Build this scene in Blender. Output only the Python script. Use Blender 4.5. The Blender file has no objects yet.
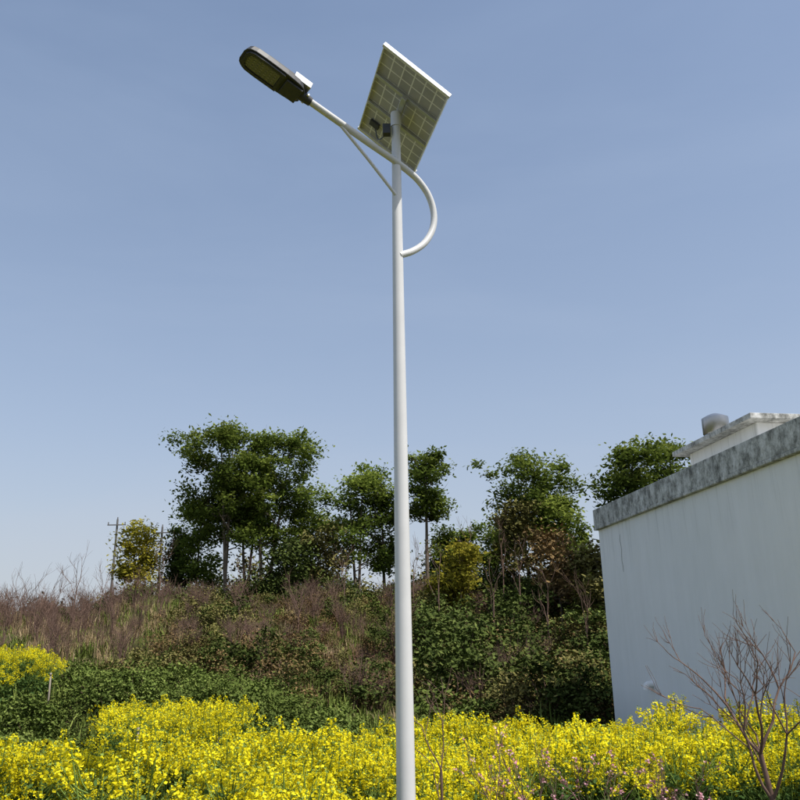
import bpy, math, numpy as np
from mathutils import Matrix, Vector
rng=np.random.default_rng(7)
sc=bpy.context.scene
sc.view_settings.view_transform='Standard'; sc.view_settings.look='None'; sc.view_settings.exposure=0
COL=sc.collection
# ---------------------------------------------------------------- materials
def newmat(name):
    m=bpy.data.materials.new(name); m.use_nodes=True
    nt=m.node_tree; nt.nodes.clear()
    out=nt.nodes.new('ShaderNodeOutputMaterial')
    return m,nt,out
def ramp(nt,fac,stops):
    r=nt.nodes.new('ShaderNodeValToRGB')
    while len(r.color_ramp.elements)<len(stops): r.color_ramp.elements.new(0.5)
    for e,(p,c) in zip(r.color_ramp.elements,stops):
        e.position=p; e.color=(c[0],c[1],c[2],1)
    nt.links.new(fac,r.inputs[0]); return r.outputs[0]
def noise(nt,scale,detail=4,rough=0.6,vec=None,dist=0.0):
    n=nt.nodes.new('ShaderNodeTexNoise'); n.inputs['Scale'].default_value=scale
    n.inputs['Detail'].default_value=detail; n.inputs['Roughness'].default_value=rough
    n.inputs['Distortion'].default_value=dist
    if vec is not None: nt.links.new(vec,n.inputs['Vector'])
    return n.outputs[0]
def geopos(nt):
    return nt.nodes.new('ShaderNodeNewGeometry').outputs['Position']
def objco(nt):
    return nt.nodes.new('ShaderNodeTexCoord').outputs['Object']
def mixc(nt,f,a,b,mode='MIX'):
    m=nt.nodes.new('ShaderNodeMix'); m.data_type='RGBA'; m.blend_type=mode
    for s,v in ((m.inputs[0],f),(m.inputs[6],a),(m.inputs[7],b)):
        if isinstance(v,(int,float)): s.default_value=v
        elif isinstance(v,tuple): s.default_value=(v[0],v[1],v[2],1)
        else: nt.links.new(v,s)
    return m.outputs[2]
def attr(nt,n):
    a=nt.nodes.new('ShaderNodeAttribute'); a.attribute_name=n; return a.outputs['Fac']
def leafmat(name,stops,trans=0.35):
    m,nt,out=newmat(name)
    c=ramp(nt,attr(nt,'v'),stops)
    oi=nt.nodes.new('ShaderNodeObjectInfo')
    hs=nt.nodes.new('ShaderNodeHueSaturation')
    mr=nt.nodes.new('ShaderNodeMapRange'); mr.inputs[3].default_value=0.72; mr.inputs[4].default_value=1.2
    nt.links.new(oi.outputs['Random'],mr.inputs[0]); nt.links.new(mr.outputs[0],hs.inputs['Value'])
    nt.links.new(c,hs.inputs['Color'])
    p=nt.nodes.new('ShaderNodeBsdfDiffuse')
    nt.links.new(hs.outputs[0],p.inputs[0])
    if trans<=0:
        nt.links.new(p.outputs[0],out.inputs[0]); return m
    t=nt.nodes.new('ShaderNodeBsdfTranslucent')
    nt.links.new(hs.outputs[0],t.inputs[0])
    mx=nt.nodes.new('ShaderNodeMixShader'); mx.inputs[0].default_value=trans
    nt.links.new(p.outputs[0],mx.inputs[1]); nt.links.new(t.outputs[0],mx.inputs[2])
    nt.links.new(mx.outputs[0],out.inputs[0]); return m
def simple(name,col,rough=0.6,metal=0.0,var=0.15,scale=6,bump=0.0,spec=0.5):
    m,nt,out=newmat(name)
    p=nt.nodes.new('ShaderNodeBsdfPrincipled')
    n=noise(nt,scale,4,0.65,objco(nt))
    a=tuple(c*(1-var) for c in col); b=tuple(min(1,c*(1+var)) for c in col)
    nt.links.new(ramp(nt,n,[(0.3,a),(0.7,b)]),p.inputs['Base Color'])
    p.inputs['Roughness'].default_value=rough; p.inputs['Metallic'].default_value=metal
    p.inputs['Specular IOR Level'].default_value=spec
    if bump:
        bn=nt.nodes.new('ShaderNodeBump'); bn.inputs['Strength'].default_value=bump
        nt.links.new(noise(nt,scale*6,4,0.6,objco(nt)),bn.inputs['Height']); nt.links.new(bn.outputs[0],p.inputs['Normal'])
    nt.links.new(p.outputs[0],out.inputs[0]); return m
M={}
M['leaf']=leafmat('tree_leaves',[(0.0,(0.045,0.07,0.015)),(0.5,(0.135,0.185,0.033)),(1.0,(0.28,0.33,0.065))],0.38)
M['leafy']=leafmat('yellow_green_leaves',[(0.0,(0.11,0.11,0.018)),(0.5,(0.26,0.24,0.03)),(1.0,(0.42,0.35,0.05))],0.3)
M['leafd']=leafmat('dark_leaves',[(0.0,(0.025,0.040,0.012)),(0.5,(0.07,0.095,0.025)),(1.0,(0.145,0.175,0.05))],0.0)
M['leafg']=leafmat('shrub_leaves',[(0.0,(0.04,0.06,0.015)),(0.5,(0.11,0.15,0.034)),(1.0,(0.20,0.24,0.065))],0.0)
M['leafo']=leafmat('olive_leaves',[(0.0,(0.06,0.06,0.022)),(0.5,(0.14,0.13,0.042)),(1.0,(0.24,0.215,0.08))],0.0)
M['leafr']=leafmat('rusty_leaves',[(0.0,(0.07,0.052,0.025)),(0.5,(0.17,0.115,0.052)),(1.0,(0.28,0.19,0.09))],0.0)
M['dry']=leafmat('dry_grass_blades',[(0.0,(0.17,0.115,0.06)),(0.5,(0.33,0.24,0.135)),(1.0,(0.50,0.40,0.24))],0.0)
M['grass']=leafmat('green_grass_blades',[(0.0,(0.055,0.08,0.018)),(0.5,(0.12,0.155,0.034)),(1.0,(0.21,0.25,0.065))],0.0)
M['rleaf']=leafmat('rapeseed_leaf',[(0.0,(0.05,0.10,0.03)),(0.5,(0.10,0.17,0.05)),(1.0,(0.17,0.25,0.07))],0.3)
M['rstem']=leafmat('rapeseed_stem',[(0.0,(0.12,0.19,0.035)),(1.0,(0.22,0.30,0.07))],0)
M['petal']=leafmat('rapeseed_petal',[(0.0,(0.58,0.50,0.02)),(0.35,(0.82,0.71,0.018)),(1.0,(0.93,0.85,0.04))],0.35)
M['pink']=leafmat('peach_blossom_petal',[(0.0,(0.45,0.16,0.20)),(0.5,(0.62,0.30,0.36)),(1.0,(0.75,0.5,0.52))],0.2)
M['bark']=simple('tree_bark',(0.15,0.12,0.09),0.9,0,0.35,5,0.4,0.1)
M['twig']=simple('twig_bark',(0.17,0.11,0.085),0.85,0,0.3,9,0,0.1)
# ---------------------------------------------------------------- mesh builder
class MB:
    def __init__(s): s.V=[];s.F=[];s.M=[];s.A=[];s.n=0
    def add(s,v,f,mat,a=0.5):
        v=np.asarray(v,float); f=np.asarray(f,int)
        s.V.append(v); s.F.append(f+s.n); s.n+=len(v)
        s.M.append(np.full(len(f),mat,int)); s.A.append(np.broadcast_to(np.asarray(a,float),(len(f),)).copy())
    def tube(s,pts,rad,mat,n=6,a=0.5,cap=True):
        P=np.asarray(pts,float); k=len(P); R=np.broadcast_to(np.asarray(rad,float),(k,))
        T=np.gradient(P,axis=0); T/=np.linalg.norm(T,axis=1)[:,None]+1e-9
        ref=np.array([0,0,1.0]) if abs(T[0,2])<0.9 else np.array([1.0,0,0])
        vs=[]; u=np.cross(T[0],ref)
        for i in range(k):
            u=u-T[i]*np.dot(u,T[i]); u/=np.linalg.norm(u)+1e-9; w=np.cross(T[i],u)
            ang=np.arange(n)*2*math.pi/n
            vs.append(P[i]+R[i]*(np.cos(ang)[:,None]*u+np.sin(ang)[:,None]*w))
        V=np.concatenate(vs); F=[]
        for i in range(k-1):
            for j in range(n):
                j2=(j+1)%n; F.append((i*n+j,i*n+j2,(i+1)*n+j2,(i+1)*n+j))
        if cap and n%2==0:
            for b in (0,(k-1)*n):
                for j in range(n//2-1):
                    F.append((b+j,b+j+1,b+n-2-j,b+n-1-j) if b else (b+n-1-j,b+n-2-j,b+j+1,b+j))
        s.add(V,F,mat,a)
    def leaves(s,C,L,W,mat,a,up=0.5,dirs=None):
        n=len(C); 
        nrm=rng.normal(size=(n,3)); nrm/=np.linalg.norm(nrm,axis=1)[:,None]; nrm[:,2]=np.abs(nrm[:,2])+up
        nrm/=np.linalg.norm(nrm,axis=1)[:,None]
        t=rng.normal(size=(n,3)) if dirs is None else dirs
        u=t-nrm*np.sum(t*nrm,axis=1)[:,None]; u/=np.linalg.norm(u,axis=1)[:,None]+1e-9
        w=np.cross(nrm,u)
        L=np.broadcast_to(L,(n,))[:,None]; W=np.broadcast_to(W,(n,))[:,None]
        V=np.stack([C-u*L,C+w*W-u*L*0.15,C+u*L,C-w*W-u*L*0.15],axis=1).reshape(-1,3)
        s.add(V,np.arange(4*n).reshape(n,4),mat,a)
    def blades(s,B,H,W,mat,a,lean=0.35):
        n=len(B); d=rng.normal(size=(n,3)); d[:,2]=0; d/=np.linalg.norm(d,axis=1)[:,None]
        side=np.stack([-d[:,1],d[:,0],0*d[:,0]],1)
        H=np.broadcast_to(H,(n,))[:,None]; W=np.broadcast_to(W,(n,))[:,None]
        z=np.array([0,0,1.0]); ln=np.abs(rng.normal(0,lean,(n,1)))
        mid=B+z*H*0.6+d*H*ln*0.4; tip=B+z*H*(1-0.3*ln)+d*H*ln*1.1
        V=np.stack([B-side*W,B+side*W,mid+side*W*0.8,mid-side*W*0.8,tip+side*W*.15,tip-side*W*.15],1).reshape(-1,3)
        b=np.arange(n)[:,None]*6
        F=np.concatenate([b+np.array([0,1,2,3]),b+np.array([3,2,4,5])])
        s.add(V,F,mat,np.concatenate([np.broadcast_to(a,(n,))]*2))
    def mesh(s,name,mats,smooth=False):
        V=np.concatenate(s.V);F=np.concatenate(s.F);me=bpy.data.meshes.new(name)
        me.vertices.add(len(V)); me.vertices.foreach_set('co',V.ravel())
        me.loops.add(F.size); me.loops.foreach_set('vertex_index',F.ravel().astype(np.int32))
        me.polygons.add(len(F)); me.polygons.foreach_set('loop_start',(np.arange(len(F))*4).astype(np.int32))
        for m in mats: me.materials.append(m)
        me.update(calc_edges=True)
        me.polygons.foreach_set('material_index',np.concatenate(s.M).astype(np.int32))
        if smooth: me.polygons.foreach_set('use_smooth',np.ones(len(F),bool))
        at=me.attributes.new('v','FLOAT','FACE'); at.data.foreach_set('value',np.concatenate(s.A).astype(np.float32))
        me.update(); return me
def obj(name,me,parent=None,mw=None,link=True):
    o=bpy.data.objects.new(name,me)
    if link: COL.objects.link(o)
    if parent: o.parent=parent
    if mw is not None: o.matrix_world=mw
    return o
def rot_about(v,ax,ang):
    ax=ax/np.linalg.norm(ax); return v*math.cos(ang)+np.cross(ax,v)*math.sin(ang)+ax*np.dot(ax,v)*(1-math.cos(ang))
# ---------------------------------------------------------------- terrain
def ss(a,b,x):
    t=np.clip((x-a)/(b-a),0,1); return t*t*(3-2*t)
def H(x,y):
    x=np.asarray(x,float);y=np.asarray(y,float)
    L=1-ss(-4.0,-0.5,x+0.6*np.sin(y*0.4))
    far=ss(5.3,6.6,y)*-0.2
    lft=(1-ss(-16,-8,x))*.55
    h=far+L*0.95*ss(14.3,16.8,y)+(3.5-0.95*L-lft)*ss(20+1.2*np.sin(x*0.3),36.5+1.5*np.sin(x*0.21+1),y)
    rough=ss(12,24,y)
    h=h+rough*(0.16*np.sin(x*0.9+y*0.5)+0.10*np.sin(x*1.9-y*1.3+2)+0.07*np.sin(x*3.3+y*2.7))
    h=h+0.02*np.sin(x*2.1)*np.sin(y*1.7)
    h=h+ss(60,200,np.hypot(x,y))*(-2.5)
    pad=ss(2.6,4.0,x)*(1-ss(19,21,y))*ss(6,8,y)
    return h*(1-pad)+(-0.12)*pad
xs=np.concatenate([-np.geomspace(900,36,22),np.arange(-35,35.01,0.35),np.geomspace(36,900,22)])
ys=np.concatenate([-np.geomspace(900,12,16),np.arange(-11,58,0.35),np.geomspace(59,1200,26)])
X,Y=np.meshgrid(xs,ys); Z=H(X,Y)
nx,ny=len(xs),len(ys)
I=(np.arange(ny-1)[:,None]*nx+np.arange(nx-1)[None,:]).ravel()
g=MB(); g.add(np.stack([X.ravel(),Y.ravel(),Z.ravel()],1),np.stack([I,I+1,I+nx+1,I+nx],1),0)
def soilzone(x,y):   # eroded red-earth part of the bank
    c=np.exp(-(((x+2.6+.12*(y-27))/3.0)**2+((y-27)/5.5)**2)); c2=np.exp(-(((x-2.2)/1.8)**2+((y-33)/3.0)**2)); c3=np.exp(-(((x+12)/3)**2+((y-31)/3.0)**2))
    return np.clip(1.2*c+.9*c2+.7*c3,0,1)
me=g.mesh('ground',[],True)
at=me.attributes.new('soil','FLOAT','POINT'); at.data.foreach_set('value',soilzone(X.ravel(),Y.ravel()).astype(np.float32))
m,nt,out=newmat('ground_soil_and_grass')
pos=geopos(nt); n1=noise(nt,0.6,6,0.7,pos,0.6); n2=noise(nt,2.2,7,0.75,pos,.4); n3=noise(nt,25,3,0.7,pos)
cg=ramp(nt,n2,[(0.3,(0.06,0.07,0.025)),(0.55,(0.12,0.12,0.04)),(0.75,(0.21,0.17,0.09))])
cs=ramp(nt,n2,[(0.3,(0.09,0.055,0.034)),(0.48,(0.18,0.105,0.065)),(0.6,(0.25,0.155,0.10)),(0.75,(0.33,0.23,0.155))])
mth=nt.nodes.new('ShaderNodeMath'); mth.operation='MULTIPLY_ADD'; nt.links.new(attr(nt,'soil'),mth.inputs[0]); mth.inputs[1].default_value=.35; nt.links.new(n1,mth.inputs[2])
f=ramp(nt,mth.outputs[0],[(0.60,(0,0,0)),(0.78,(1,1,1))])
p=nt.nodes.new('ShaderNodeBsdfPrincipled'); p.inputs['Roughness'].default_value=0.95; p.inputs['Specular IOR Level'].default_value=0.1
nt.links.new(mixc(nt,f,cg,cs),p.inputs['Base Color'])
b=nt.nodes.new('ShaderNodeBump'); b.inputs['Strength'].default_value=1.0; b.inputs['Distance'].default_value=0.2
nt.links.new(n2,b.inputs['Height']); nt.links.new(b.outputs[0],p.inputs['Normal']); nt.links.new(p.outputs[0],out.inputs[0])
me.materials.append(m); obj('ground',me)
# ---------------------------------------------------------------- scatter
def scatter(name,P,protos,smin=0.8,smax=1.2,tilt=0.08,scl=None):
    n=len(P); me=bpy.data.meshes.new(name); me.vertices.add(n)
    me.vertices.foreach_set('co',np.asarray(P,float).ravel()); me.update()
    r=rng.normal(0,tilt,(n,3)); r[:,2]=rng.uniform(0,6.283,n)
    a=me.attributes.new('rot','FLOAT_VECTOR','POINT'); a.data.foreach_set('vector',r.ravel().astype(np.float32))
    s=rng.uniform(smin,smax,n) if scl is None else scl
    a=me.attributes.new('scl','FLOAT','POINT'); a.data.foreach_set('value',s.astype(np.float32))
    a=me.attributes.new('idx','INT','POINT'); a.data.foreach_set('value',rng.integers(0,len(protos),n).astype(np.int32))
    c=bpy.data.collections.new(name+'_plants')
    for q in protos: c.objects.link(q)
    ng=bpy.data.node_groups.new(name+'_scatter','GeometryNodeTree')
    ng.interface.new_socket('Geometry',in_out='INPUT',socket_type='NodeSocketGeometry')
    ng.interface.new_socket('Geometry',in_out='OUTPUT',socket_type='NodeSocketGeometry')
    N=ng.nodes; Lk=ng.links
    gi=N.new('NodeGroupInput'); go=N.new('NodeGroupOutput')
    ci=N.new('GeometryNodeCollectionInfo'); ci.inputs['Collection'].default_value=c
    ci.inputs['Separate Children'].default_value=True; ci.inputs['Reset Children'].default_value=True
    ip=N.new('GeometryNodeInstanceOnPoints'); ip.inputs['Pick Instance'].default_value=True
    def na(nm,t):
        q=N.new('GeometryNodeInputNamedAttribute'); q.data_type=t; q.inputs['Name'].default_value=nm
        return [o for o in q.outputs if o.enabled and o.name=='Attribute'][0]
    Lk.new(gi.outputs[0],ip.inputs['Points']); Lk.new(ci.outputs[0],ip.inputs['Instance'])
    Lk.new(na('idx','INT'),ip.inputs['Instance Index']); Lk.new(na('rot','FLOAT_VECTOR'),ip.inputs['Rotation'])
    Lk.new(na('scl','FLOAT'),ip.inputs['Scale']); Lk.new(ip.outputs[0],go.inputs[0])
    o=obj(name,me); md=o.modifiers.new('scatter','NODES'); md.node_group=ng; return o
def proto(name,mb,mats): 
    return obj(name,mb.mesh(name,mats),link=False)
def onground(x,y,dz=0.0): return np.stack([x,y,H(x,y)+dz],1)
# ---- rapeseed plant
def rapeseed():
    b=MB(); h=rng.uniform(0.85,1.05)
    top=np.array([rng.normal(0,.04),rng.normal(0,.04),h])
    def stemline(a,c,bow): 
        t=np.linspace(0,1,4)[:,None]; mid=(a+c)/2+bow
        return (1-t)**2*a+2*t*(1-t)*mid+t*t*c
    b.tube(stemline(np.zeros(3),top,np.array([0.02,0.01,0])),np.linspace(.009,.004,4),1,4,0.4,False)
    tips=[(top,rng.uniform(.08,.13))]
    for i in range(rng.integers(8,12)):
        z0=rng.uniform(.45,.8)*h; an=rng.uniform(0,6.283); d=np.array([math.cos(an),math.sin(an),0])
        a=np.array([0,0,z0]); tp=a+d*rng.uniform(.08,.2)+np.array([0,0,rng.uniform(.15,.4)*h]); tp[2]=np.clip(tp[2],h*rng.uniform(.76,.85),h*rng.uniform(.88,1.04))
        b.tube(stemline(a,tp,d*.04+np.array([0,0,-.02])),np.linspace(.005,.003,4),1,3,0.6,False)
        tips.append((tp,rng.uniform(.045,.085)))
    for tp,l in tips:
        k=int(220*l)+9
        an=rng.uniform(0,6.283,k); zz=rng.uniform(-1,0.15,k)*l
        r=(0.022+0.018*(-zz/l).clip(0,1))*rng.uniform(.75,1.25,k)
        C=tp+np.stack([np.cos(an)*r,np.sin(an)*r,zz],1)
        b.leaves(C,rng.uniform(.010,.014,k),rng.uniform(.009,.013,k),2,rng.uniform(0,1,k),0.5)
        b.leaves(tp+rng.normal(0,.007,(5,3))+np.array([0,0,.02]),.008,.006,1,1.0)
    k=26; z=rng.uniform(.03,.70,k)*h; an=rng.uniform(0,6.283,k); sz=np.interp(z/h,[0,.7],[.13,.065])*rng.uniform(.8,1.2,k)
    d=np.stack([np.cos(an),np.sin(an),rng.uniform(-.3,.5,k)],1)
    b.leaves(np.stack([0*z,0*z,z],1)+d*sz[:,None],sz,sz*.36,0,rng.uniform(0,1,k),0.8,d)
    k=34; z=rng.uniform(.35,.8,k)*h; an=rng.uniform(0,6.283,k); d=np.stack([np.cos(an),np.sin(an),rng.uniform(0,1,k)],1)
    b.leaves(np.stack([0*z,0*z,z],1)+d*rng.uniform(.02,.15,(k,1)),rng.uniform(.02,.045,k),rng.uniform(.007,.014,k),0,rng.uniform(.3,1,k),0.4,d)
    return b
rp=[proto('rapeseed_plant',rapeseed(),[M['rleaf'],M['rstem'],M['petal']]) for _ in range(7)]
def cpy(ps): return [bpy.data.objects.new(q.name.split('.')[0],q.data) for q in ps]
def jgrid(x0,x1,y0,y1,s):
    gx,gy=np.meshgrid(np.arange(x0,x1,s),np.arange(y0,y1,s)); gx=gx.ravel()+rng.uniform(-.45,.45,gx.size)*s; gy=gy.ravel()+rng.uniform(-.45,.45,gy.size)*s
    return gx,gy
def field_mask(x,y):
    back=10.2+0.35*np.sin(x*0.9)+0.2*np.sin(x*2.3+1)
    front=np.where(x>1.1,7.35+0.2*np.sin(x*3),np.where(x>-1.75,4.9,6.95+.2*np.sin(x*4)))
    front=np.where((x>-0.45)&(x<=1.1),6.45+.25*np.maximum(x,0),front)
    k=(y<back)&(y>front)
    gap=(np.abs(x+0.275*y-.05*np.sin(y*3))<0.2)&(y<7.8)
    back2=(y>9.1+0.2*np.sin(x*2))&(x<-1.2)
    return k&~gap&~back2&(x<4.35+0.143*(18-y))
x,y=jgrid(-9.5,6.2,4.8,10.8,0.185); k=field_mask(x,y); x,y=x[k],y[k]
P=onground(x,y); sc_=rng.uniform(.82,1.08,len(x))*(1+0.07*np.sin(x*2.1+y*1.3)+0.06*np.sin(x*4.7-y*3.1))
scatter('rapeseed_field',P,rp,scl=sc_)
x,y=jgrid(-6.2,-1.9,10.6,14.2,0.21)
k=(x>-0.352*y-0.1*np.sin(y*3))&(x<-0.185*y+0.15*np.sin(y*4))&(y>11.8+0.35*np.sin(x*2.5))&(y<14.1+0.25*np.sin(x*3))
scatter('rapeseed_patch',onground(x[k],y[k]),cpy(rp),.85,1.15)
x,y=jgrid(-12,-6.5,16.0,19,0.22); k=(x<-0.415*y+0.2*np.sin(y*5))
scatter('rapeseed_terrace',onground(x[k],y[k]),cpy(rp),.75,1.0)
# ---- grasses / shrubs prototypes
def tuft(mat,h,n,spread,w,lean=.35):
    b=MB(); B=np.zeros((n,3)); B[:,:2]=rng.normal(0,spread,(n,2)); b.blades(B,rng.uniform(.5,1,n)*h,w,0,rng.uniform(0,1,n),lean); return b
tg=[proto('grass_tuft',tuft(0,.28,24,.10,.008),[M['grass']]) for _ in range(3)]
td=[proto('dry_grass_tuft',tuft(0,.75,40,.16,.011,.5),[M['dry']]) for _ in range(3)]
tdl=[proto('tall_dry_reed',tuft(0,1.3,36,.25,.014,.4),[M['dry']]) for _ in range(2)]
def bush(r,h,n,leaf,clumps,twigs=14):
    b=MB()
    cs=[]
    for i in range(clumps):
        an=rng.uniform(0,6.283); q=math.sqrt(rng.uniform(0,1))*r; z=h*rng.uniform(.15,1)*math.sqrt(max(.1,1-(q/r)**2*.7))
        cs.append((math.cos(an)*q,math.sin(an)*q,z))
    cs=np.array(cs)
    for c in cs[:twigs]:
        b.tube([np.array([c[0]*.1,c[1]*.1,0]),c*[.6,.6,.6]+rng.normal(0,.04,3),c+rng.normal(0,.05,3)],[.02,.012,.005],1,3,.5,False)
    per=n//clumps
    for c in cs:
        k=per; s=r*rng.uniform(.14,.26)
        C=c+rng.normal(0,1,(k,3))*[s,s,s*.75]; C[:,2]=np.abs(C[:,2])
        L=leaf*rng.uniform(.6,1.3,k); b.leaves(C,L,L*.55,0,(rng.uniform(.0,.6)+rng.uniform(0,.45,k)).clip(0,1),.5)
    return b
def twiggy(r,h,n):
    b=MB()
    for i in range(n):
        an=rng.uniform(0,6.283); d=np.array([math.cos(an),math.sin(an),0])*rng.uniform(.1,1)*r
        top=d+[0,0,h*rng.uniform(.6,1)]; mid=d*.35+np.array([0,0,h*.4])+rng.normal(0,.06,3)
        b.tube([d*.08,mid,top],[.012,.008,.003],0,3,.5,False)
        for j in range(4):
            s=mid+(top-mid)*rng.uniform(0,.8); e=s+rng.normal(0,.18,3)*[1,1,.6]+[0,0,.3]
            b.tube([s,(s+e)/2+rng.normal(0,.02,3),e],[.006,.004,.002],0,3,.5,False)
    return b
bg=[proto('green_shrub',bush(.8,1.0,1200,.058,16),[M['leafg'],M['twig']]) for _ in range(3)]
bo=[proto('olive_shrub',bush(.85,1.3,1000,.055,16),[M['leafo'],M['twig']]) for _ in range(3)]
bd=[proto('dark_shrub',bush(.9,1.5,1300,.065,18),[M['leafd'],M['twig']]) for _ in range(3)]
br=[proto('rusty_shrub',bush(.8,1.2,600,.05,16),[M['leafr'],M['twig']]) for _ in range(3)]
bt=[proto('bare_shrub',twiggy(.6,1.5,16),[M['twig']]) for _ in range(3)]
bt2=[proto('bare_thicket',twiggy(.8,2.0,20),[M['twig']]) for _ in range(2)]
def area(n,x0,x1,y0,y1,fn=None):
    x=rng.uniform(x0,x1,n);y=rng.uniform(y0,y1,n)
    hb=(x>3.6)&(y<19.5)&(y>6)
    k=~hb
    if fn is not None: k&=fn(x,y)
    return x[k],y[k]
nz=lambda x,y,s=1,p=0: np.sin(x*.7*s+p)+np.sin(y*.9*s+1.3*p+x*.4*s)+.6*np.sin(x*1.7*s-y*1.1*s+2*p)
bare=lambda x,y: soilzone(x,y)+rng.uniform(-.35,.35,len(x))<.75
x,y=area(3000,-9,4.5,4.4,15); scatter('verge_grass',onground(x,y),tg,.7,1.5)
x,y=area(5200,-26,14,14.5,42,lambda x,y:(nz(x,y,1,1)>-.9)); scatter('hillside_grass',onground(x,y),cpy(tg),1.0,2.2)
x,y=area(3200,-26,10,19,42,lambda x,y:(nz(x,y,1,3)>-.3)); scatter('dry_hillside_grass',onground(x,y),td,.3,.75)
x,y=area(420,-28,-6,24,38,lambda x,y:(x<-.26*y)); scatter('dry_reeds',onground(x,y),tdl,.35,.65)
x,y=area(330,-13,-1.3,14.3,19.5,lambda x,y:~((x<-.39*y)&(y>15.8))&~((x>-.2*y+.5)&(y>18.5))); scatter('vine_covered_bank',onground(x,y),bg,.35,.66)
x,y=area(230,-12,-1.4,9.5,11.7,lambda x,y:(x<-.12*y)); scatter('low_green_weeds',onground(x,y),cpy(bg),.25,.42)
x,y=area(90,-12,-4.2,11,14.5,lambda x,y:(x<-.375*y)); scatter('bank_foot_weeds',onground(x,y),cpy(bg),.35,.6)
x,y=area(360,-24,16,20.5,40,lambda x,y:(nz(x,y,1.3,2)>-.2)&bare(x,y)&((x>-.27*y)|(y<24)|(y>34))); scatter('hillside_shrubs',onground(x,y),cpy(bg)+cpy(bd)+cpy(bo),.4,.9)
x,y=area(90,-7,1.5,20,36); scatter('bank_brush',onground(x,y),cpy(bo)+cpy(bd)+cpy(br),.35,.75)
x,y=area(250,1.0,11,19.5,38,lambda x,y:(x>.03*y)); scatter('hillside_thicket',onground(x,y),cpy(bd)+cpy(bo)+cpy(bg)[:2]+cpy(br)[:2],.6,1.25)
x,y=area(170,-8,12,19,38,lambda x,y:nz(x,y,1.6,5)>-.6); scatter('rusty_undergrowth',onground(x,y),br,.4,.8)
x,y=area(300,-28,12,21,40); scatter('bare_brush',onground(x,y),bt,.5,1.15)
x,y=area(190,-30,-9,27,42); scatter('bare_thicket_ridge',onground(x,y),bt2,.5,1.0)
x,y=area(230,-13,20,36,45); scatter('ridge_understory',onground(x,y),cpy(bd)+cpy(bg)+cpy(bo),.6,1.15)
x,y=area(90,-34,-12,36,46); scatter('far_left_understory',onground(x,y),cpy(br)+cpy(bo),.4,.8)
# ---------------------------------------------------------------- trees
def tree(name,x,y,height,cr,base=.35,clumps=46,leaves=200,leaf=.098,mat='leaf',trunks=1,csize=.5,lean=0.0,r0=None,top=.5,rise=.55):
    b=MB(); z0=float(H(x,y))-.1
    r0=r0 or height*.014
    ends=[]
    for tk in range(trunks):
        off=np.array([rng.normal(0,.15),rng.normal(0,.15),0])*(trunks>1)
        ln=np.array([lean+(tk-(trunks-1)/2)*.13+rng.normal(0,.03),rng.normal(0,.05),0])
        hh=height*rng.uniform(.86,.93)
        t=np.linspace(0,1,9); wob=np.cumsum(rng.normal(0,.035,(9,3)),0)*[1,1,0]
        P=off+np.stack([0*t,0*t,t*hh],1)+ln*(t**1.3)[:,None]*hh+wob*height*.05
        R=r0*(1-t*.82)/math.sqrt(trunks)**.5; R[0]*=1.3
        b.tube(P,R,1,7,.5,False)
        nl=int(15/trunks)+5
        for i in range(nl):
            tt=base+(.97-base)*(i+rng.uniform(0,1))/nl
            s=np.array([np.interp(tt,t,P[:,j]) for j in range(3)])
            an=i*2.4+rng.uniform(-.5,.5); q=(tt-base)/(1-base)
            prof=max(.25,math.sqrt(max(0,1-((q-top)/.7)**2)))
            ll=cr*prof*rng.uniform(.6,1.0)
            e=s+np.array([math.cos(an),math.sin(an),rise*rng.uniform(.5,1.3)])*ll*.85
            m_=(s+e)/2+np.array([0,0,-.1*ll])+rng.normal(0,.05,3)*ll
            rr=np.interp(tt,t,R)*.55
            b.tube([s,m_,e],[rr,rr*.6,rr*.25],1,5,.5,False)
            ends.append(e)
            for j in range(4):
                f=rng.uniform(.35,.95); s2=s+(e-s)*f; e2=s2+rng.normal(0,.27,3)*ll*[1,1,.8]+[0,0,.12*ll]
                b.tube([s2,(s2+e2)/2,e2],[rr*.35,rr*.25,rr*.1],1,3,.5,False); ends.append(e2)
        ends.append(P[-1]+[0,0,.3])
    ends=np.array(ends); pick=rng.permutation(len(ends))[:clumps]
    for i in pick:
        c=ends[i]; s=csize*rng.uniform(.5,1.2); k=int(leaves*rng.uniform(.6,1.3)*(s/csize))
        C=c+rng.normal(0,1,(k,3))*[s*.66,s*.66,s*.42]
        L=leaf*rng.uniform(.6,1.35,k)
        b.leaves(C,L,L*.5,0,(rng.uniform(.0,.55)+rng.uniform(0,.4,k)+.25*(C[:,2]-c[2])/s).clip(0,1),.45)  # height term paints lit tops and dark undersides into the leaf colour
    o=obj(name,b.mesh(name,[M[mat],M['bark']])); o.location=(x,y,z0); return o
def tx(px,y): return (px-404)/826*y
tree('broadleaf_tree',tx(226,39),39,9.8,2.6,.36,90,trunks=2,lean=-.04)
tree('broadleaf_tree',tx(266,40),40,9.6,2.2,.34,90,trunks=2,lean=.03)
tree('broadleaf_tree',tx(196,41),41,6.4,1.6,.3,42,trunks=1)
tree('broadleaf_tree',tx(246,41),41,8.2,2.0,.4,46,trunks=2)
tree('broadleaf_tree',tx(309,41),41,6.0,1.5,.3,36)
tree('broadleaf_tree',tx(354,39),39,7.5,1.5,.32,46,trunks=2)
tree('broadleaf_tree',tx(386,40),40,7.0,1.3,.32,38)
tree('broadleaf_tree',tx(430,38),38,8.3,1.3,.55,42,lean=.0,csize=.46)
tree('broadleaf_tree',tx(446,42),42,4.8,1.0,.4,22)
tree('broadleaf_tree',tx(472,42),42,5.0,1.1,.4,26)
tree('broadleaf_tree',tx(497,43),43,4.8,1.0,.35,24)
tree('broadleaf_tree',tx(536,36),36,7.2,1.8,.36,64,trunks=2)
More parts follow.
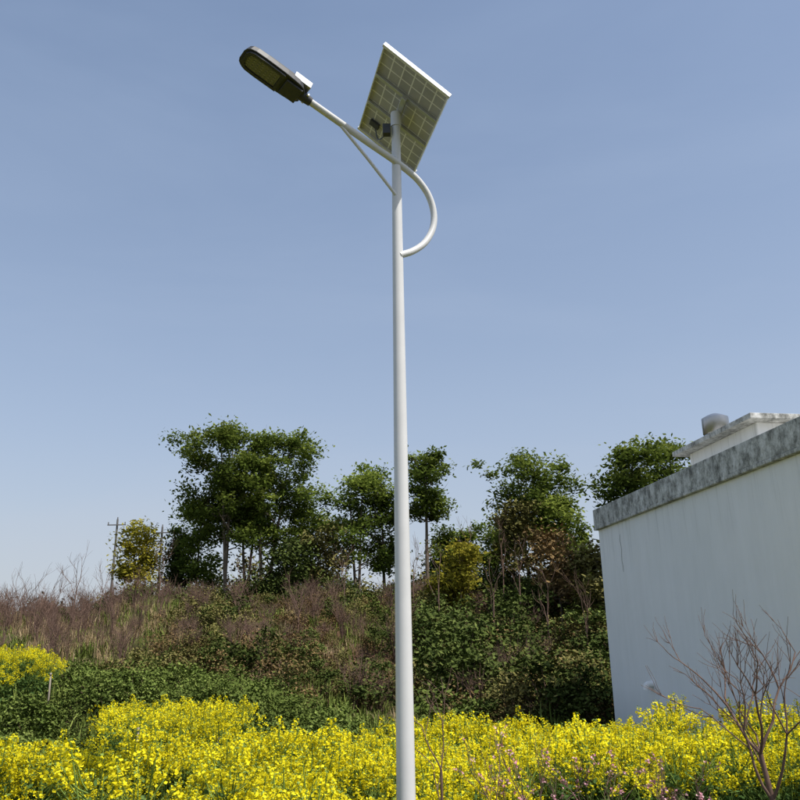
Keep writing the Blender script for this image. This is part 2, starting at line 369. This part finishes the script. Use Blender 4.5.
tree('broadleaf_tree',tx(572,35),35,5.4,1.4,.25,40)
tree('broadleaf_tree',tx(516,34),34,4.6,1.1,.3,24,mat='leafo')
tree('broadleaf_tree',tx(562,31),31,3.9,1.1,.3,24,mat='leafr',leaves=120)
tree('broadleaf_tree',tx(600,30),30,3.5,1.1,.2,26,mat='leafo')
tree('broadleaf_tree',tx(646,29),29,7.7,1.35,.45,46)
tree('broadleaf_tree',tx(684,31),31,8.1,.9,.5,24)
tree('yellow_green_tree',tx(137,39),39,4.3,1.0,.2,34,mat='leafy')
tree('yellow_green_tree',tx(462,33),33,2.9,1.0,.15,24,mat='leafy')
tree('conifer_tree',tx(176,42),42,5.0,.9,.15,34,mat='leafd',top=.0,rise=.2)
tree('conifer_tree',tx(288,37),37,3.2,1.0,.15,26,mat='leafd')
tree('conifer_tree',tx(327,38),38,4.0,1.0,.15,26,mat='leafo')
b=MB()
for i in range(64):
    xx=rng.uniform(-24,22); yy=rng.uniform(44,54); hh=rng.uniform(1.3,2.9)*(1.0 if xx>-12 else .5); zz=float(H(xx,yy))
    b.tube([(xx,yy,zz),(xx+rng.normal(0,.2),yy,zz+hh*.9)],[.08,.02],1,4,.5,False)
    for j in range(8):
        c=np.array([xx,yy,zz+hh*rng.uniform(.35,.95)])+rng.normal(0,.6,3)*[1,1,.3]
        C=c+rng.normal(0,1,(80,3))*[.45,.45,.3]; L=.13*rng.uniform(.6,1.3,80)
        b.leaves(C,L,L*.5,0,(rng.uniform(0,.5)+rng.uniform(0,.4,80)).clip(0,1),.45)
obj('distant_woods',b.mesh('distant_woods',[M['leafo'],M['bark']]))
# ---- bare trees
def grow(b,p,d,length,rad,depth,maxd,tips,mat=0,spread=.55,up=.25):
    k=4; P=[p]; q=p.copy(); dd=d.copy()
    for i in range(k):
        dd=dd+rng.normal(0,.13,3)+np.array([0,0,up*.15]); dd/=np.linalg.norm(dd); q=q+dd*length/k; P.append(q.copy())
    R=np.linspace(rad,rad*.6,k+1); b.tube(P,R,mat,6 if depth<2 else 4,.5,False)
    tips.extend(P[1:] if depth>=1 else [])
    if depth<maxd:
        n=rng.integers(2,4)+(depth>0)
        for i in range(n):
            f=rng.uniform(.3,1); s=P[min(k,int(f*k)+1)] if i else P[-1]
            ax=np.cross(dd,rng.normal(size=3)); nd=rot_about(dd,ax,rng.uniform(.35,1)*spread+.12)
            grow(b,s,nd,length*rng.uniform(.5,.85),rad*.56,depth+1,maxd,tips,mat,spread,up)
def baretree(name,x,y,trunk,rad,L,maxd,mat,blossom=0,spread=.8,seedlimbs=4,up=.3,lean=(0,0)):
    b=MB(); tips=[]; z0=float(H(x,y))-.05
    q=np.array([lean[0],lean[1],trunk]); P=[np.zeros(3),q*.35+rng.normal(0,.02,3)*[1,1,0],q*.7+rng.normal(0,.02,3)*[1,1,0],q]
    b.tube(P,[rad*1.3,rad,rad*.9,rad*.8],0,8,.5,False)
    for i in range(seedlimbs):
        an=i*6.283/seedlimbs+rng.uniform(-.4,.4); d=np.array([math.cos(an)*spread,math.sin(an)*spread,1.0]); d/=np.linalg.norm(d)
        grow(b,P[3 if i%2==0 else 2].copy(),d,L,rad*.5,0,maxd,tips,0,.6,up)
    if blossom:
        T=np.array(tips); c=T[rng.integers(0,len(T),blossom)]
        C=np.repeat(c,5,0)+rng.normal(0,.010,(blossom*5,3)); b.leaves(C,.010,.008,1,rng.uniform(0,1,len(C)),.2)
    o=obj(name,b.mesh(name,[M[mat],M['pink']])); o.location=(x,y,z0); return o
rng=np.random.default_rng(21)
baretree('bare_peach_tree',2.66,6.45,1.05,.024,.52,3,'twig',0,.75,6,.5,lean=(-.03,0))
baretree('peach_tree',.88,6.1,.5,.014,.33,3,'twig',50,.6,4,.5)
baretree('peach_tree',1.35,6.2,.42,.013,.30,3,'twig',50,.7,4,.5)
baretree('peach_tree',2.0,6.4,.4,.013,.28,3,'twig',35,.7,4,.5)
baretree('bare_sapling',.26,6.4,1.0,.012,.34,2,'twig',0,.3,3,.7)
baretree('bare_sapling',.62,6.3,.7,.010,.30,2,'twig',12,.3,3,.7)
for px,yy,tk in ((75,30,1.7),(36,28,.7),(158,33,1.4),(8,26,.6),(100,31,.8),(22,31,.9),(52,33,.9),(240,30,1.0),(300,28,.9),(345,31,1.2)):
    baretree('bare_sapling',tx(px,yy),yy,tk,.025,.8,2,'twig',0,.3,3,.7)
for px,yy,tk in ((440,30,2.2),(415,33,2.0),(495,29,2.0),(522,30,2.4),(548,28,1.8),(470,34,2.4),(585,27,1.6),(505,33,2.8)):
    baretree('bare_slender_tree',tx(px,yy),yy,tk,.028,.8,2,'twig',0,.25,3,.7)
# ---------------------------------------------------------------- primitives
import bmesh
def bm_box(bm,c,s):
    r=bmesh.ops.create_cube(bm,size=1.0); 
    mt=Matrix.Translation(Vector(c))@Matrix.Diagonal((s[0],s[1],s[2],1))
    bmesh.ops.transform(bm,matrix=mt,verts=r['verts']); return r['verts']
def boxobj(name,c,s,mat,parent=None,mw=None,bev=0.004,extra=()):
    bm=bmesh.new(); bm_box(bm,c,s)
    for c2,s2 in extra: bm_box(bm,c2,s2)
    me=bpy.data.meshes.new(name); bm.to_mesh(me); bm.free(); me.materials.append(mat)
    o=bpy.data.objects.new(name,me); COL.objects.link(o)
    if parent: o.parent=parent
    if mw is not None: o.matrix_local=mw
    if bev:
        q=o.modifiers.new('bevel','BEVEL'); q.width=bev; q.segments=2; q.limit_method='ANGLE'
    return o
def tubeobj(name,pts,rad,mat,parent=None,n=20,mw=None):
    b=MB(); b.tube(pts,rad,0,n); me=b.mesh(name,[mat],True); o=obj(name,me); 
    if parent: o.parent=parent
    if mw is not None: o.matrix_local=mw
    q=o.modifiers.new('edges','EDGE_SPLIT'); q.split_angle=math.radians(50)
    return o
# ---------------------------------------------------------------- solar street lamp
pw=simple('white_pole_paint',(0.64,0.64,0.635),0.36,0,0.05,3,0.02)
dk=simple('dark_lamp_casting',(0.045,0.047,0.05),0.5,0.2,0.15,8,0.05)
sv=simple('silver_aluminium',(0.55,0.56,0.57),0.35,0.8,0.1,8)
lens=simple('led_lens',(0.15,0.15,0.125),0.25,0,0.25,60)
conc=simple('concrete',(0.30,0.29,0.27),0.9,0,0.2,4,0.3)
lamp=bpy.data.objects.new('solar_street_lamp',None); COL.objects.link(lamp); lamp.location=(0,6,float(H(0,6))-.02)
zb=lamp.location.z
t=np.linspace(0,1,16)
tubeobj('pole',np.stack([0*t,0*t,t*(6.1-zb)],1),.070-.033*t,pw,lamp,28)
boxobj('base_flange',(0,0,.02),(.34,.34,.025),pw,lamp)
boxobj('foundation',(0,0,-.03),(.5,.5,.07),conc,lamp)
A=np.array([-.828,-.561,0.0])
def ap(s,z,o=0.0): 
    return A*(-s)+np.array([.561,-.828,0])*o+np.array([0,0,z-zb])
ctrl=[ap(-.93,5.895),ap(-.6,5.79),ap(-.3,5.695),ap(-.05,5.62),ap(.1,5.565),ap(.22,5.50),ap(.32,5.39),ap(.37,5.24),ap(.355,5.08),ap(.27,4.92),ap(.14,4.80),ap(0,4.72)]
def cat(C,k=6):
    C=[np.array(c) for c in C]; C=[2*C[0]-C[1]]+C+[2*C[-1]-C[-2]]; o=[]
    for i in range(1,len(C)-2):
        for j in range(k):
            u=j/k; o.append(.5*((2*C[i])+(-C[i-1]+C[i+1])*u+(2*C[i-1]-5*C[i]+4*C[i+1]-C[i+2])*u*u+(-C[i-1]+3*C[i]-3*C[i+1]+C[i+2])*u**3))
    o.append(C[-2]); return np.array(o)
cp=cat(ctrl)+np.array([.561,-.828,0])*.022
tubeobj('arm',cp,.029,pw,lamp,18)
tubeobj('brace',[ap(-.60,5.79,.02),ap(-.3,5.535,.02),ap(-.02,5.28,.02)],.014,pw,lamp,12)
a3=np.array([-.828*.945,-.561*.945,.328]); a3/=np.linalg.norm(a3)
w3=np.cross([0,0,1],a3); w3/=np.linalg.norm(w3); n3_=np.cross(a3,w3)
org=np.array(ap(-.88,5.88))+np.array([.561,-.828,0])*.022
MW=Matrix(((a3[0],w3[0],n3_[0],org[0]),(a3[1],w3[1],n3_[1],org[1]),(a3[2],w3[2],n3_[2],org[2]),(0,0,0,1)))
half=[(0.05,.06),(0.08,.095),(0.12,.11),(0.18,.116),(0.24,.12),(0.34,.122),(0.44,.122),(0.53,.118),(0.575,.105),(0.60,.08),(0.61,.045)]
outl=[(x_,w_) for x_,w_ in half]+[(x_,-w_) for x_,w_ in reversed(half)]
def prism(name,outl,z0,z1,mat,parent,mw,bev=.01,taper=1.0):
    bm=bmesh.new(); cx=sum(p_[0] for p_ in outl)/len(outl)
    lo=[bm.verts.new((p_[0],p_[1],z0)) for p_ in outl]; hi=[bm.verts.new((cx+(p_[0]-cx)*taper,p_[1]*taper,z1)) for p_ in outl]
    bm.faces.new(lo[::-1]); bm.faces.new(hi); n=len(outl)
    for i in range(n): bm.faces.new((lo[i],lo[(i+1)%n],hi[(i+1)%n],hi[i]))
    bmesh.ops.recalc_face_normals(bm,faces=bm.faces)
    me=bpy.data.meshes.new(name); bm.to_mesh(me); bm.free(); me.materials.append(mat)
    o=bpy.data.objects.new(name,me); COL.objects.link(o); o.parent=parent; o.matrix_local=mw
    q=o.modifiers.new('bevel','BEVEL'); q.width=bev; q.segments=3; q.limit_method='ANGLE'
    return o
prism('lamp_housing',outl,-.022,.04,dk,lamp,MW,.008,.92)
ring_o=[(.25,.106),(.45,.108),(.53,.103),(.565,.088),(.585,.055),(.585,-.055),(.565,-.088),(.53,-.103),(.45,-.108),(.25,-.106)]
def ringobj(name,outer,inner,z0,z1,mat):
    bm=bmesh.new(); n=len(outer); L=[[bm.verts.new((p_[0],p_[1],z)) for p_ in pts] for pts,z in ((outer,z0),(outer,z1),(inner,z1),(inner,z0))]
    for k_ in range(4):
        a_=L[k_];b_=L[(k_+1)%4]
        for i in range(n): bm.faces.new((a_[i],a_[(i+1)%n],b_[(i+1)%n],b_[i]))
    bmesh.ops.recalc_face_normals(bm,faces=bm.faces)
    me=bpy.data.meshes.new(name); bm.to_mesh(me); bm.free(); me.materials.append(mat)
    o=bpy.data.objects.new(name,me); COL.objects.link(o); o.parent=lamp; o.matrix_local=MW; return o
cx=.42; inner=[(cx+(p_[0]-cx)*.84,p_[1]*.74) for p_ in ring_o]
ringobj('lens_rim',ring_o,inner,-.040,-.0225,dk)
prism('led_lens',[(cx+(p_[0]-cx)*.835,p_[1]*.73) for p_ in ring_o],-.030,-.023,lens,lamp,MW,.002)
ex=[((.31+.038*i,.055-.0275*j,-.0315),(.016,.014,.002)) for i in range(7) for j in range(5)]
boxobj('led_modules',ex[0][0],ex[0][1],simple('led_chip',(.23,.225,.18),.4,0,.2,40),lamp,MW,0,ex[1:])
boxobj('driver_box',(.15,0,-.034),(.15,.17,.022),dk,lamp,MW,.006)
boxobj('heat_sink',(.30,0,.052),(.26,.16,.01),dk,lamp,MW,.003,[((.30,-.07+.02*i,.066),(.24,.005,.03)) for i in range(8)])
boxobj('top_bracket',(.11,0,.062),(.16,.19,.06),sv,lamp,MW,.004,[((.07,0,.102),(.05,.10,.02))])
tubeobj('spigot_clamp',[(-.03,0,0),(.02,0,0),(.09,0,0)],[.036,.04,.045],dk,lamp,16,MW)
boxobj('clamp_bolt',(.02,.042,0),(.02,.03,.02),sv,lamp,MW,.002,[((.02,-.042,0),(.02,.03,.02))])
# solar panel
e1=np.array([.775,.19,-.606]); e1/=np.linalg.norm(e1); e2=np.array([-.241,.97,0]); e2-=e1*np.dot(e1,e2); e2/=np.linalg.norm(e2); en=np.cross(e1,e2)
pc=np.array([.048,.05,6.165-zb])
MP=Matrix(((e1[0],e2[0],en[0],pc[0]),(e1[1],e2[1],en[1],pc[1]),(e1[2],e2[2],en[2],pc[2]),(0,0,0,1)))
W_,L_=.68,1.12
def cellmat(name,c1,c2,mo,ms,ro,mix):
    m,nt,out=newmat(name); oc=objco(nt)
    q=nt.nodes.new('ShaderNodeTexBrick'); q.offset=0; q.inputs['Scale'].default_value=1
    q.inputs['Brick Width'].default_value=.112; q.inputs['Row Height'].default_value=.118; q.inputs['Mortar Size'].default_value=ms
    q.inputs['Color1'].default_value=(*c1,1); q.inputs['Color2'].default_value=(*c2,1); q.inputs['Mortar'].default_value=(*mo,1)
    nt.links.new(oc,q.inputs[0]); p=nt.nodes.new('ShaderNodeBsdfPrincipled'); p.inputs['Roughness'].default_value=ro
    c=q.outputs[0]
    if mix: c=mixc(nt,mix,c,ramp(nt,noise(nt,4,4,.6,oc),[(.3,(.28,.27,.27)),(.7,(.68,.67,.70))]))
    nt.links.new(c,p.inputs['Base Color']); nt.links.new(p.outputs[0],out.inputs[0]); return m
back=cellmat('panel_backsheet',(.40,.40,.43),(.34,.34,.37),(.88,.88,.9),.006,.45,.25)  # light coming through the cell gaps is painted as pale grid lines
cells=cellmat('solar_cells',(.01,.015,.05),(.012,.02,.06),(.5,.5,.5),.003,.08,0)
boxobj('panel_backsheet',(0,0,.008),(W_-.01,L_-.01,.004),back,lamp,MP,0)
boxobj('solar_cells',(0,0,.0135),(W_-.01,L_-.01,.006),cells,lamp,MP,0)
fr=simple('panel_frame_aluminium',(.72,.72,.72),.4,.4,.05,5)
boxobj('panel_frame',(0,-L_/2,0),(W_+.02,.03,.036),fr,lamp,MP,.002,[((0,L_/2,0),(W_+.02,.03,.036)),((-W_/2+.005,0,0),(.012,L_-.03,.034)),((W_/2-.005,0,0),(.012,L_-.03,.034))])
boxobj('mounting_rails',(0,.14,-.012),(W_-.02,.035,.026),sv,lamp,MP,.002,[((0,-.22,-.012),(W_-.02,.035,.026))])
boxobj('junction_box',(-.2,.36,-.01),(.10,.07,.025),dk,lamp,MP,.004)
boxobj('mount_beam',(0,-.04,-.045),(.05,.42,.04),sv,lamp,MP,.003)
tubeobj('mount_collar',[(0,0,5.98-zb),(0,0,6.05-zb),(0,0,6.12-zb)],[.046,.046,.046],pw,lamp,20)
boxobj('controller_box',(-.08,-.03,5.93-zb),(.07,.06,.10),dk,lamp,None,.006)
cab=[(-.19,.30,6.18-zb),(-.16,.2,6.0-zb),(-.1,.05,5.93-zb),(-.08,-.01,5.9-zb)]
tubeobj('panel_cable',cat(cab,5),.006,dk,lamp,8)
# ---------------------------------------------------------------- house
m,nt,out=newmat('white_wall_plaster'); oc=objco(nt)
mp=nt.nodes.new('ShaderNodeMapping'); mp.inputs['Scale'].default_value=(3.0,3.0,.35); nt.links.new(oc,mp.inputs[0])
st=ramp(nt,noise(nt,1.5,6,.7,mp.outputs[0]),[(.3,(.85,.85,.84)),(.62,(.90,.90,.895))])
bl=ramp(nt,noise(nt,.6,6,.65,oc,.6),[(.35,(.95,.96,.955)),(.6,(1,1,1))])
p=nt.nodes.new('ShaderNodeBsdfPrincipled'); p.inputs['Roughness'].default_value=.85
sx=nt.nodes.new('ShaderNodeSeparateXYZ'); nt.links.new(oc,sx.inputs[0])
lowm=nt.nodes.new('ShaderNodeMapRange'); lowm.inputs[1].default_value=.1; lowm.inputs[2].default_value=.9; lowm.inputs[3].default_value=.4; lowm.inputs[4].default_value=0; nt.links.new(sx.outputs[2],lowm.inputs[0])
topm=nt.nodes.new('ShaderNodeMapRange'); topm.inputs[1].default_value=3.2; topm.inputs[2].default_value=4.2; topm.inputs[3].default_value=0; topm.inputs[4].default_value=.45; nt.links.new(sx.outputs[2],topm.inputs[0])
mp2=nt.nodes.new('ShaderNodeMapping'); mp2.inputs['Scale'].default_value=(4.0,4.0,.2); nt.links.new(oc,mp2.inputs[0])
drip=ramp(nt,noise(nt,2.2,5,.7,mp2.outputs[0]),[(.52,(0,0,0)),(.68,(1,1,1))])
dm=mixc(nt,1.0,drip,topm.outputs[0],'MULTIPLY')
base=mixc(nt,.8,st,bl,'MULTIPLY')
base=mixc(nt,dm,base,(.42,.42,.39))
nt.links.new(mixc(nt,lowm.outputs[0],base,(.62,.62,.58)),p.inputs['Base Color'])
bn=nt.nodes.new('ShaderNodeBump'); bn.inputs['Strength'].default_value=.12; nt.links.new(noise(nt,30,4,.6,oc),bn.inputs['Height']); nt.links.new(bn.outputs[0],p.inputs['Normal'])
nt.links.new(p.outputs[0],out.inputs[0]); wallm=m
m,nt,out=newmat('weathered_parapet'); oc=objco(nt)
mp=nt.nodes.new('ShaderNodeMapping'); mp.inputs['Scale'].default_value=(2.5,2.5,1.6); nt.links.new(oc,mp.inputs[0])
c=ramp(nt,noise(nt,2.0,9,.82,mp.outputs[0]),[(.34,(.08,.08,.07)),(.44,(.24,.24,.22)),(.53,(.50,.50,.47)),(.64,(.74,.74,.72))])
p=nt.nodes.new('ShaderNodeBsdfPrincipled'); p.inputs['Roughness'].default_value=.9
nt.links.new(c,p.inputs['Base Color']); bn=nt.nodes.new('ShaderNodeBump'); bn.inputs['Strength'].default_value=.4; nt.links.new(noise(nt,14,6,.7,oc),bn.inputs['Height']); nt.links.new(bn.outputs[0],p.inputs['Normal'])
nt.links.new(p.outputs[0],out.inputs[0]); parm=m
house=bpy.data.objects.new('white_house',None); COL.objects.link(house)
ux=Vector((.9899,.1416,0)); uy=Vector((.1416*-1,.9899,0))
house.matrix_world=Matrix(((ux.x,uy.x,0,4.4),(ux.y,uy.y,0,18.0),(0,0,1,-.12),(0,0,0,1)))
LEN=9.8; DEP=8.0; RZ=4.2
boxobj('walls',(DEP/2,-LEN/2,RZ/2),(DEP,LEN,RZ),wallm,house,None,.01)
boxobj('roof_slab',(DEP/2,-LEN/2,RZ+.03),(DEP+.16,LEN+.16,.06),parm,house,None,.008)
ph=.40;pz=RZ+.06+ph/2
boxobj('parapet',(.02,-LEN/2,pz),(.18,LEN+.14,ph),parm,house,None,.012,[((DEP-.02,-LEN/2,pz),(.18,LEN+.14,ph)),((DEP/2,-.02,pz),(DEP-.24,.18,ph-.004)),((DEP/2,-LEN+.02,pz),(DEP-.24,.18,ph-.004))])
boxobj('rooftop_room_walls',(2.35,-3.35,RZ+.06+.60),(2.2,2.45,1.2),wallm,house,None,.01)
boxobj('rooftop_room_slab',(2.35,-3.35,RZ+1.31),(2.7,2.95,.10),parm,house,None,.01)
boxobj('door',(3.0,-LEN-.012,1.05),(.95,.05,2.1),simple('door_wood',(.12,.06,.035),.5,0,.2,8),house,None,.004)
gl=simple('window_glass',(.04,.05,.06),.08,0,.1,3)
for xx in (1.4,5.6): boxobj('window',(xx,-LEN-.012,1.7),(1.3,.05,1.3),gl,house,None,.004)
tubeobj('drain_pipe',[(.02,-2.0,1.02),(-.10,-2.0,1.02),(-.13,-2.0,1.0),(-.14,-2.0,.92)],.06,simple('white_pvc',(.85,.85,.82),.4,0,.03,5),house,14)
b=MB(); cr=[(-.004,-1.15+.02*math.sin(i*1.7),3.95-.11*i) for i in range(8)]
for i in range(7): 
    a_,c_=np.array(cr[i]),np.array(cr[i+1]); w=.008
    b.add([a_+[0,-w,0],a_+[0,w,0],c_+[0,w,0],c_+[0,-w,0]],[(0,1,2,3)],0)
o=obj('wall_crack',b.mesh('wall_crack',[simple('crack_shadow',(.3,.3,.28),.9)])); o.parent=house
tank=bpy.data.objects.new('water_tank',None); COL.objects.link(tank)
tp=house.matrix_world@Vector((2.6,-.95,RZ+.06)); tank.location=tp
tubeobj('tank_body',[(0,0,1.2),(0,0,1.23),(0,0,1.55),(0,0,1.58),(0,0,1.61),(0,0,1.93),(0,0,1.96),(0,0,1.99),(0,0,2.34),(0,0,2.40),(0,0,2.44)],[.28,.29,.29,.265,.29,.29,.265,.29,.29,.18,.08],simple('stainless_steel',(.42,.42,.43),.28,.9,.1,6),tank,28)
for sx_ in (-.2,.2):
    for sy_ in (-.2,.2): tubeobj('tank_leg',[(sx_,sy_,0),(sx_,sy_,1.2)],.02,sv,tank,8)
# ---------------------------------------------------------------- small things
pconc=simple('old_pole_concrete',(.14,.135,.13),.9,0,.2,4)
def upole(x,y,h):
    e=bpy.data.objects.new('utility_pole',None); COL.objects.link(e); e.location=(x,y,float(H(x,y)))
    tubeobj('mast',[(0,0,0),(0,0,h/2),(0,0,h)],[.09,.07,.055],pconc,e,10)
    boxobj('crossarm',(0,-.10,h-.35),(1.1,.06,.06),pconc,e,None,.003,[((-.5,-.10,h-.25),(.05,.05,.14)),((.5,-.10,h-.25),(.05,.05,.14)),((0,0,h+.06),(.05,.05,.14))])
upole(tx(110,48),48,6.4); upole(tx(157,46),46,5.9)
stake=simple('weathered_wood',(.28,.24,.19),.9,0,.2,6,.2)
for px,yy,h in ((58,15.8,.8),(148,11.4,.85),(225,11.4,.7)):
    xx=tx(px,yy)
    b=MB(); b.tube([(0,0,-.05),(.01,0,h*.5),(.0,.01,h)],[.02,.018,.016],0,8); b.tube([(0,0,h*.97),(0.0,.01,h*1.02)],[.024,.018],0,8)
    o=obj('wooden_stake',b.mesh('wooden_stake',[stake])); o.location=(xx,yy,float(H(xx,yy)))
# ---------------------------------------------------------------- light
S=Vector((.80,-.55,0)).normalized(); el=math.radians(57)
S=Vector((S.x*math.cos(el),S.y*math.cos(el),math.sin(el)))
sl=bpy.data.lights.new('sun','SUN'); sl.energy=4.8; sl.angle=math.radians(.5); sl.color=(1,.95,.87)
so=bpy.data.objects.new('sun',sl); COL.objects.link(so); so.rotation_euler=(-S).to_track_quat('-Z','Y').to_euler()
w=bpy.data.worlds.new('World'); sc.world=w; w.use_nodes=True; nt=w.node_tree; bgn=nt.nodes['Background']
sky=nt.nodes.new('ShaderNodeTexSky'); sky.sky_type='NISHITA'; sky.sun_disc=False; sky.sun_elevation=el; sky.sun_rotation=math.atan2(S.x,S.y)
sky.air_density=1.0; sky.dust_density=2.2; sky.ozone_density=1.8
tc=nt.nodes.new('ShaderNodeTexCoord'); sp=nt.nodes.new('ShaderNodeSeparateXYZ'); nt.links.new(tc.outputs['Generated'],sp.inputs[0])
hz=ramp(nt,sp.outputs[2],[(0.0,(.92,.92,.92)),(.12,(.74,.74,.74)),(.35,(.46,.46,.46)),(.7,(.24,.24,.24))])
mpw=nt.nodes.new('ShaderNodeMapping'); mpw.inputs['Scale'].default_value=(1.2,1.2,4.5); nt.links.new(tc.outputs['Generated'],mpw.inputs[0])
cl=ramp(nt,noise(nt,1.6,5,.55,mpw.outputs[0],.4),[(.48,(0,0,0)),(.85,(.14,.14,.14))])
ad=nt.nodes.new('ShaderNodeMath'); ad.operation='ADD'; ad.use_clamp=True; nt.links.new(hz,ad.inputs[0]); nt.links.new(cl,ad.inputs[1])
hcol=ramp(nt,sp.outputs[2],[(0.0,(.80,.84,.90)),(.25,(.66,.77,.96)),(.7,(.56,.72,1.0))])
vm=nt.nodes.new('ShaderNodeVectorMath'); vm.operation='SCALE'; vm.inputs['Scale'].default_value=4.9; nt.links.new(hcol,vm.inputs[0])
nt.links.new(mixc(nt,ad.outputs[0],sky.outputs[0],vm.outputs[0]),bgn.inputs[0]); bgn.inputs[1].default_value=.15
# ---------------------------------------------------------------- camera
cam=bpy.data.cameras.new('camera'); cam.lens=36; cam.sensor_width=36; cam.clip_end=5000; cam.clip_start=.05
co=bpy.data.objects.new('camera',cam); COL.objects.link(co)
co.matrix_world=Matrix.Translation((0,0,1.6))@Matrix.Rotation(math.radians(107.3),4,'X')@Matrix.Rotation(math.radians(-.87),4,'Z')
sc.camera=co
